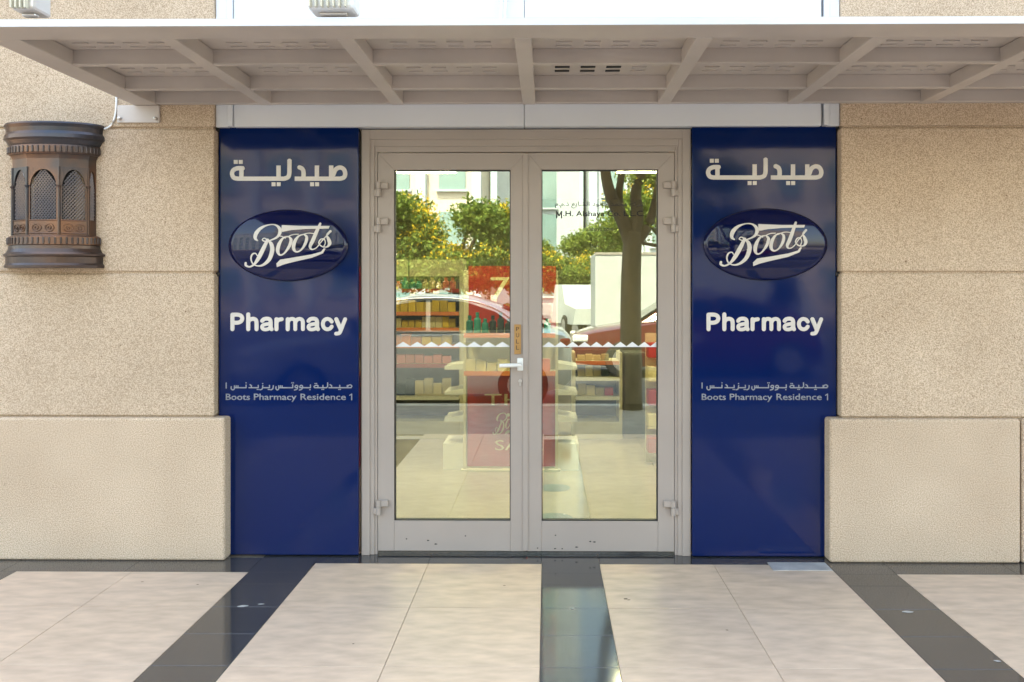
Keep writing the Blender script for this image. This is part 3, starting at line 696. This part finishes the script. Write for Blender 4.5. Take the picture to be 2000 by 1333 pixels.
def row(x0, x1, y, z, hmax, kinds, wd, where, form='box'):
    ORD = 'first second third fourth fifth sixth seventh eighth ninth tenth eleventh twelfth thirteenth fourteenth fifteenth sixteenth'.split(); cnt = {}
    x = x0 + wd / 2; i = 0; rr = random.Random(int(x0 * 1000 + z * 77))
    while x < x1 - wd / 2:
        k = kinds[(i // 3) % len(kinds)]; h = hmax * rr.choice((.7, .85, 1)); cnt[k] = cnt.get(k, -1) + 1; good(k, wd, wd * .8, h, (x, y, z), f'{ORD[min(cnt[k], 15)]} small {k} {"carton" if form == "box" else "bottle"} from the left on {where}', f'{k} goods on {where}', form)
        x += wd * 1.08; i += 1
row(sx0 + .03, sx1 - .03, YS - .1, zq(650), .16, ('teal', 'dark', 'teal'), .055, 'the upper tray of the sale stand', 'bottle')
row(sx0 + .03, sx1 - .03, YS - .1, zq(722), .09, ('cream', 'cream', 'pink'), .075, 'the lower tray of the sale stand')
def rack(px0, px1, y, label, shelves, header, where):
    a, b = X(px0, y), X(px1, y); zr = lambda py: Z(py, y)
    t = empty('shelf_rack', ((a + b) / 2, y, 0), label, 'shelf rack')
    top = zr(505) if header else zr(690)
    box('back_board', a, b, y + .4, y + .43, 0, top, 'shelfdark', t)
    for q in (a, b - .03): box('upright', q, q + .03, y + .02, y + .3995, 0, top, 'shelf', t)
    box('plinth', a + .031, b - .031, y, y + .399, 0, zr(824), 'shelf', t)
    names = ('top', 'second', 'third', 'fourth', 'fifth', 'sixth')
    for i, (py, edge, kinds, h, wd, form) in enumerate(shelves):
        s = box('shelf', a + .031, b - .031, y, y + .399, zr(py) - .022, zr(py), 'shelf', t)
        box('shelf_edge', a + .031, b - .031, y - .012, y - .0005, zr(py) - .032, zr(py) + .003, edge, s)
        row(a + .05, b - .05, y + .12, zr(py), h, kinds, wd, f'the {names[i]} shelf of {where}', form)
    if header:
        n = 2
        for k in range(n):
            h0, h1 = a + (b - a) * k / n, a + (b - a) * (k + 1) / n
            h = box('header_board', h0 + .008, h1 - .008, y + .05, y + .07, zr(540), zr(507), 'shelf', t)
    return t
rack(690, 903, 3.65, 'tall shelf rack stocked with yellow and orange packs, left inside the shop', [(565, 'poster', ('cream', 'pink', 'teal'), .11, .06, 'bottle'), (610, 'edge', ('yellow',), .13, .07, 'box'), (641, 'edge', ('yellow', 'cream'), .10, .06, 'box'), (674, 'edge', ('orange', 'orange', 'yellow'), .10, .09, 'box'), (712, 'poster', ('pink',), .10, .08, 'box'), (775, 'white', ('cream', 'dark', 'cream'), .16, .08, 'box')], True, 'the left rack')
rack(1118, 1216, 3.65, 'low shelf rack with small cartons, right inside the shop', [(706, 'edge', ('cream',), .06, .07, 'box'), (737, 'white', ('cream', 'dark'), .10, .07, 'box'), (775, 'white', ('cream', 'red', 'cream'), .11, .08, 'box')], False, 'the right rack')
cb = empty('cupboard', (X(1240, 3.7), 3.9, 0), 'dark grey cupboard beside the low rack inside the shop', 'cupboard')
box('carcass', X(1219, 3.7), X(1262, 3.7), 3.7, 4.1, .0, Z(690, 3.7), 'shelfdark', cb, .004)
box('door_panel', X(1221, 3.7), X(1260, 3.7), 3.685, 3.6995, .32, Z(693, 3.7), 'shelfdark', cb, .003)
wr = empty('wire_stand', (X(1290, 2.4), 2.5, 0), 'narrow leaflet stand at the right inside the doors', 'leaflet stand')
box('back', X(1266, 2.4), X(1330, 2.4), 2.6, 2.62, 0, 1.05, 'shelf', wr)
for k in range(5): box('pocket', X(1268, 2.4), X(1328, 2.4), 2.45, 2.5995, .1 + .19 * k, .22 + .19 * k, ('poster', 'cream')[k % 2], wr, .003)
for px, lab in ((832, 'lit ceiling panel above the left glass pane'), (1262, 'lit ceiling panel above the right glass pane')):
    for k in range(2):
        y = (4.3, 1.35)[k]; x = X(px, 4.4)  # the pair near the doors is unseen, added to brighten the stand posters
        t = empty('ceiling_light', (x, y, SZ), lab + (', deeper in the shop' if k == 0 else ', unseen one added close to the doors to light the stand'), 'ceiling light')
        box('frame', x - .32, x + .32, y - .17, y + .17, SZ - .012, SZ - .0005, 'white', t); box('diffuser', x - .3, x + .3, y - .15, y + .15, SZ - .016, SZ - .0125, 'lamp', t)
for py, lab in ((953, 'round grey sticker on the shop floor, farther from the door'), (1012, 'round grey sticker on the shop floor, nearest the door')):
    d = 2383 / (py - 565); c = P(1082, py, CY + d)
    bm = bmesh.new(); add_tube(bm, [(c.x, c.y, 0), (c.x, c.y, .001)], .115, 32); tag(bm_out('floor_sticker', bm, 'sticker'), lab, 'sticker')

# ------------------------------------------------------------------ street opposite (seen in the glass)
def crown(name, blobs, n, size, m, parent, seed):
    rg = np.random.default_rng(seed); vs = []; fs = []
    for (cx, cy, cz, rx, rz), share_ in blobs:
        k = int(n * share_)
        d = rg.normal(size=(k, 3)); d /= np.linalg.norm(d, axis=1)[:, None]
        r = rg.random(k) ** .45 * (.75 + .35 * np.sin(d[:, 0] * 7 + cx * 5) * np.sin(d[:, 2] * 8 + d[:, 1] * 6))
        c = d * r[:, None] * np.array([rx, rx, rz]) + np.array([cx, cy, cz])
        a = rg.normal(size=(k, 3)); a /= np.linalg.norm(a, axis=1)[:, None]; b = np.cross(a, rg.normal(size=(k, 3))); b /= np.linalg.norm(b, axis=1)[:, None]
        s = size * (.6 + .8 * rg.random(k))[:, None]
        base = len(vs)
        q = np.stack([c - a * s, c + b * s * .45, c + a * s, c - b * s * .45], 1).reshape(-1, 3)
        vs.extend(q.tolist()); fs.extend([(base + 4 * i, base + 4 * i + 1, base + 4 * i + 2, base + 4 * i + 3) for i in range(k)])
    return mk(name, vs, fs, m, parent)
def tree(x, y, h, r, z0, label, leaf, flowers, seed, n=7000, group='leafy trees across the road'):
    rr = random.Random(seed); t = empty('flowering_tree' if flowers else 'street_tree', (x, y, z0), label, 'tree', group)
    bm = bmesh.new(); add_tube(bm, ease([(x, y, z0), (x + .1, y, z0 + h * .25), (x - .05, y + .05, z0 + h * .5)], 4), [.16 - .008 * k for k in range(9)], 10)
    bl = []
    for k in range(9):
        a = k * 2.4 + seed; q = rr.uniform(.35, .75) * r; zz = z0 + h * rr.uniform(.42, .82)
        add_tube(bm, [(x, y, z0 + h * .4), (x + q * .5 * math.cos(a), y + q * .5 * math.sin(a), zz - .4), (x + q * math.cos(a), y + q * math.sin(a), zz)], [.08, .05, .02], 6)
        bl.append(((x + q * math.cos(a), y + q * math.sin(a), zz, r * rr.uniform(.36, .5), r * rr.uniform(.26, .36)), 1 / 9))
    bm_out('trunk', bm, 'bark', t, True)
    crown('crown', bl, n * 3, .062, leaf, t, seed)
    if flowers: crown('blossoms', [((c[0], c[1], c[2] + c[4] * .35, c[3] * 1.02, c[4] * .85), s) for c, s in bl[::2]], n * .5, .05, 'flower', t, seed + 50)
def rx(px, t): return (px - 1068) / F * t          # where a reflection at this pixel stands, t metres from the mirrored eye
tree(rx(885, 23), -18.5, 4.3, 1.9, -.12, 'wide tree full of yellow blossom mirrored in the left pane', 'leaf2', True, 3, 9000)
tree(rx(740, 24), -19.5, 4.6, 2.1, -.12, 'yellow flowering tree at the left end of the row across the road', 'leaf2', True, 5, 8000)
tree(rx(1000, 26), -21.5, 3.7, 1.7, -.12, 'low flowering tree mirrored behind the meeting stiles', 'leaf2', True, 8, 7000)
tree(rx(1180, 38), -33.8, 4.9, 2.2, -.3, 'green tree standing behind the white box truck', 'leaf2', False, 11, 8000)
tree(rx(1110, 36), -31.8, 3.5, 1.8, -.12, 'yellow-green tree mirrored at the left of the right pane', 'leaf2', True, 13, 7000)
tree(rx(1310, 26), -21.8, 7.0, 2.6, -.12, 'tall bright tree at the right end of the row across the road', 'leaf2', True, 17, 9000)
# near tree on the footpath
T = 9.9; ty = CY * -1 - T + .0; ty = -(T - 4.47)
tz = lambda py: CZ + (PY - py) / F * T
nt_ = empty('street_tree', (rx(1238, T), ty, -.004), 'forked dark-trunked tree on the footpath behind the viewer', 'tree')
bm = bmesh.new(); q = lambda px, py, dy=0: (rx(px, T), ty + dy, tz(py))
add_tube(bm, ease([(rx(1238, T), ty, -.004), q(1237, 690), q(1237, 560), q(1240, 480), q(1243, 450)], 4), [.135 - .002 * k for k in range(17)], 14)
def limb(pts, r0, r1):
    p = ease(pts, 4); add_tube(bm, p, [r0 + (r1 - r0) * k / (len(p) - 1) for k in range(len(p))], 10)
limb([q(1240, 480), q(1222, 430), q(1198, 380), q(1186, 330), q(1172, 230, .2), q(1150, 120, .3)], .095, .04)
limb([q(1243, 470), q(1250, 420), q(1247, 370), q(1262, 320, -.1), q(1280, 200, -.3)], .09, .04)
limb([q(1246, 475), q(1270, 440), q(1284, 400), q(1300, 330), q(1340, 230, .1)], .07, .03)
limb([q(1222, 430), q(1214, 380, -.1), q(1222, 320, -.2), q(1230, 200, -.4)], .06, .03)
bm_out('trunk', bm, 'bark', nt_, True)
crown('crown', [((rx(px, T), ty + dy, 1.41 + zz, r, r * .7), 1 / 7) for px, dy, zz, r in ((1150, .2, 3.1, 1.0), (1280, -.5, 2.9, 1.0), (1360, .1, 2.5, .9), (1230, -.6, 3.4, 1.1), (1060, -.2, 3.3, .9), (1240, .5, 4.0, 1.1), (1330, -.4, 3.7, 1.0))], 9000, .075, 'leaf', nt_, 77)

def wheel(x, y, r, par, sgn):
    bm = bmesh.new(); add_tube(bm, [(x, y - .1, r), (x, y - .085, r), (x, y + .085, r), (x, y + .1, r)], [r * .9, r, r, r * .9], 24); wo = bm_out('wheel', bm, 'tyre', par)
    bm = bmesh.new(); add_tube(bm, [(x, y + sgn * .095, r), (x, y + sgn * .108, r)], r * .62, 18); bm_out('rim', bm, 'rim', wo)
def loft(name, rings, m, par, smooth=True, cap=True):
    bm = bmesh.new(); rg = [[bm.verts.new(p) for p in r] for r in rings]; n = len(rg[0])
    for a, b in zip(rg, rg[1:]):
        for k in range(n): bm.faces.new((a[k], a[(k + 1) % n], b[(k + 1) % n], b[k]))
    if cap: bm.faces.new(rg[0]); bm.faces.new(rg[-1])
    o = bm_out(name, bm, m, par, False)
    if smooth:
        for p in o.data.polygons: p.use_smooth = True
        o.data.set_sharp_from_angle(angle=R(38))
    return o
def sedan(loc, body, roof, label, rz=0, com=False):
    """front toward -x"""
    global LOCAL; LOCAL = True
    t = empty('parked_car', loc, label, 'car', None, rz)
    def sec(x, hwid, zb, zt, c=.09):
        return [(x, -hwid + .05, zb), (x, -hwid, zb + .14), (x, -hwid - .02, (zb + zt) / 2), (x, -hwid + .03, zt - c * .5), (x, -hwid + .14, zt), (x, hwid - .14, zt), (x, hwid - .03, zt - c * .5), (x, hwid + .02, (zb + zt) / 2), (x, hwid, zb + .14), (x, hwid - .05, zb)]
    loft('body', [sec(-2.32, .62, .36, .62), sec(-2.25, .76, .26, .72), sec(-1.9, .84, .22, .82), sec(-1.2, .88, .2, .93), sec(-.9, .88, .2, .97), sec(0, .89, .2, .985), sec(1.2, .88, .2, 1.0), sec(1.65, .86, .22, 1.02), sec(1.9, .8, .27, .98), sec(2.0, .72, .36, .88)], body, t)
    def cab(x, hb, z0, ht, z1): return [(x[0], -hb, z0), (x[1], -ht, z1 - .03), (x[1], -ht + .12, z1), (x[1], ht - .12, z1), (x[1], ht, z1 - .03), (x[0], hb, z0)]
    g = loft('cabin', [cab((-1.12, -1.10), .74, .955, .72, .975), cab((-.62, -.45), .80, .97, .62, 1.38), cab((0, 0), .82, .98, .63, 1.47), cab((.7, .62), .82, .98, .62, 1.45), cab((1.2, 1.05), .80, .99, .60, 1.32), cab((1.72, 1.70), .72, 1.0, .68, 1.02)], roof, t)
    for sg in (-1, 1):
        s = lambda x, z: (x, sg * (.835 - (z - .98) * .40), z)
        for poly in ([(-.82, 1.01), (-.38, 1.31), (.12, 1.385), (.14, 1.01)], [(.2, 1.01), (.18, 1.385), (.62, 1.365), (1.02, 1.24), (1.3, 1.05), (1.25, 1.01)]):
            v = [s(*p) for p in poly]; mk('side_window', v + [(a, b - sg * .01, c) for a, b, c in v], [tuple(range(len(v)))] + [(i, (i + 1) % len(v), len(v) + (i + 1) % len(v), len(v) + i) for i in range(len(v))], 'carglass', t)
        tube('window_trim', [s(*p) for p in ease([(-.95, 1.0), (-.4, 1.335), (.1, 1.41), (.62, 1.39), (1.04, 1.265), (1.36, 1.03)], 5)], .014, 'chrome', t, 6)
        bm = bmesh.new(); add_box(bm, -.78, -.66, sg * .9 - (.0 if sg > 0 else .16), sg * .9 + (.16 if sg > 0 else 0), .98, 1.12, .03, 2); bm_out('wing_mirror', bm, 'black', t)
        box('headlight', -2.27, -2.0, sg * .72 - .1, sg * .72 + .1, .62, .74, 'lens', t, .03, 2); box('tail_lamp', 1.84, 1.985, sg * .66 - .14, sg * .66 + .14, .78, .9, 'redlens', t, .02)
        for x in (-1.4, 1.38): wheel(x, sg * .80, .32, t, sg)
        for x in (-.35, .62): box('door_handle', x, x + .18, sg * .91 - .012, sg * .91 + .012, .84, .87, body, t, .004)
    v = [(-1.09, -.66, .995), (-1.09, .66, .995), (-.5, .56, 1.365), (-.5, -.56, 1.365)]; mk('windscreen', [(a - .03, b, c + .01) for a, b, c in v] + v, [(0, 1, 2, 3), (0, 1, 5, 4), (1, 2, 6, 5), (2, 3, 7, 6), (3, 0, 4, 7)], 'carglass', t)
    v = [(1.68, -.64, 1.04), (1.68, .64, 1.04), (1.1, .54, 1.32), (1.1, -.54, 1.32)]; mk('rear_window', [(a + .02, b, c + .015) for a, b, c in v] + v, [(0, 1, 2, 3), (0, 1, 5, 4), (1, 2, 6, 5), (2, 3, 7, 6), (3, 0, 4, 7)], 'carglass', t)
    box('bumper', -2.36, -2.2, -.66, .66, .3, .5, 'black', t, .03)
    if com: text('door_lettering', '.com', -.45, -.05, .62, .78, .912, 'letter', t, .002, True)
    LOCAL = False
    return t
sedan((-1.68, -7.05, -.12), 'silver', 'silver', 'silver saloon car parked at the kerb, its roof line mirrored in the left pane')
sedan((rx(1262, 14.5) + 1.05, -10.9, -.12), 'redpaint', 'redpaint', 'dark red saloon car mirrored beside the tree trunk in the right pane', 0, True)
# white box truck
LOCAL = True
bt = empty('box_truck', (rx(1160, 18) + 1.75, -14.6, -.12), 'white box truck mirrored behind the tree trunk', 'truck')
box('cargo_box', -1.7, 1.7, -.95, .95, .55, 2.3, 'vanwhite', bt, .03, 2); box('chassis', -1.75, 3.2, -.7, .7, .42, .5495, 'black', bt)
loft('cab', [[(1.75, -.85, .45), (1.75, .85, .45), (1.75, .82, 1.95), (1.75, -.82, 1.95)], [(2.6, -.85, .45), (2.6, .85, .45), (2.6, .8, 1.92), (2.6, -.8, 1.92)], [(3.25, -.84, .45), (3.25, .84, .45), (2.95, .76, 1.25), (2.95, -.76, 1.25)]], 'vanwhite', bt, False)
for sg in (-1, 1):
    mk('side_window', [(1.95, sg * .862, 1.15), (2.65, sg * .862, 1.15), (2.55, sg * .84, 1.75), (1.95, sg * .84, 1.75)], [(0, 1, 2, 3)], 'carglass', bt)
    for x in (-1.0, 2.5): wheel(x, sg * .74, .34, bt, sg)
    for z in (.57, 2.26): box('edge_rail', -1.72, 1.72, sg * .955 - .012, sg * .955 + .012, z, z + .05, 'steel', bt)
box('rear_bumper', -1.9, -1.78, -.8, .8, .42, .54, 'black', bt)
pk = empty('pickup_truck', (rx(1128, 28), -25.0, -.12), 'small white pickup truck parked beyond the box truck', 'truck', None, R(75))
loft('cab', [[(-.2, -.8, .4), (-.2, .8, .4), (-.2, .68, 1.68), (-.2, -.68, 1.68)], [(.7, -.82, .4), (.7, .82, .4), (.7, .68, 1.66), (.7, -.68, 1.66)], [(1.3, -.82, .4), (1.3, .82, .4), (1.3, .76, 1.05), (1.3, -.76, 1.05)], [(2.3, -.78, .4), (2.3, .78, .4), (2.3, .7, .9), (2.3, -.7, .9)]], 'vanwhite', pk, False)
box('rear_window', -.225, -.205, -.55, .55, 1.1, 1.55, 'carglass', pk); box('bed_floor', -2.4, -.23, -.8, .8, .5, .6, 'vanwhite', pk)
for sg in (-1, 1):
    box('bed_side', -2.4, -.23, sg * .8 - .03, sg * .8 + .03, .6005, 1.0, 'vanwhite', pk); box('tail_lamp', -2.43, -2.4005, sg * .7 - .08, sg * .7 + .08, .65, .9, 'redlens', pk)
    for x in (-1.6, 1.4): wheel(x, sg * .74, .34, pk, sg)
box('tailgate', -2.39, -2.35, -.76, .76, .6005, 1.0, 'vanwhite', pk); box('bumper', -2.52, -2.41, -.8, .8, .42, .56, 'brass', pk)
LOCAL = False
far = box('far_pavement', -60, 60, -60, -34.01, -.29, .0, 'paver'); far['kind'] = 'structure'
# buildings across the street
def block(x0, x1, y, h, m, label, ww, wh, dxw, dzw, fin):
    t = empty('building', ((x0 + x1) / 2, y, 0), label, 'building', None)
    box('wall', x0, x1, y - 10, y, 0, h, m, t); box('parapet', x0 - .2, x1 + .2, y - 10.2, y + .2, h + .002, h + .7, m, t)
    me = boxmesh('window', ww, .12, wh, 'bglass'); fr = boxmesh('window_sill', ww + .3, .3, .12, 'bwall2')
    nx = int((x1 - x0 - .6) / dxw); nz = int((h - .8) / dzw)
    for i in range(nx):
        for j in range(nz):
            x = x0 + (x1 - x0) * (i + .5) / nx; z = .9 + j * dzw
            wo = share('window', me, (x, y + .03, z), t); s = bpy.data.objects.new('window_sill', fr); COL.objects.link(s); s.parent = wo; s.location = (0, .12, -.13)
    if fin:
        for i in range(nx + 1):
            x = x0 + .2 + (x1 - x0 - .4) * i / nx; box('pier', x - .28, x + .28, y + .002, y + .7, 0, h, 'bwall2', t)
block(-22, -4.2, -50, 21, 'bwall', 'beige apartment block mirrored above the flowering trees', 1.7, 2.0, 3.2, 3.4, True)
block(-3.6, 2.4, -58, 27, 'bwall2', 'glassy pale tower mirrored in the middle of the doors', 2.6, 2.7, 2.9, 3.2, False)
block(2.9, 9.5, -54, 19, 'bwall2', 'white piered block mirrored behind the forked tree', 1.4, 2.4, 2.2, 3.4, True)
block(10.2, 30, -50, 17, 'bwall', 'beige block at the right end of the street', 1.7, 1.8, 3.0, 3.3, False)
block(-44, -22.6, -50, 16, 'bwall2', 'white block at the left end of the street', 1.8, 1.8, 3.2, 3.3, False)
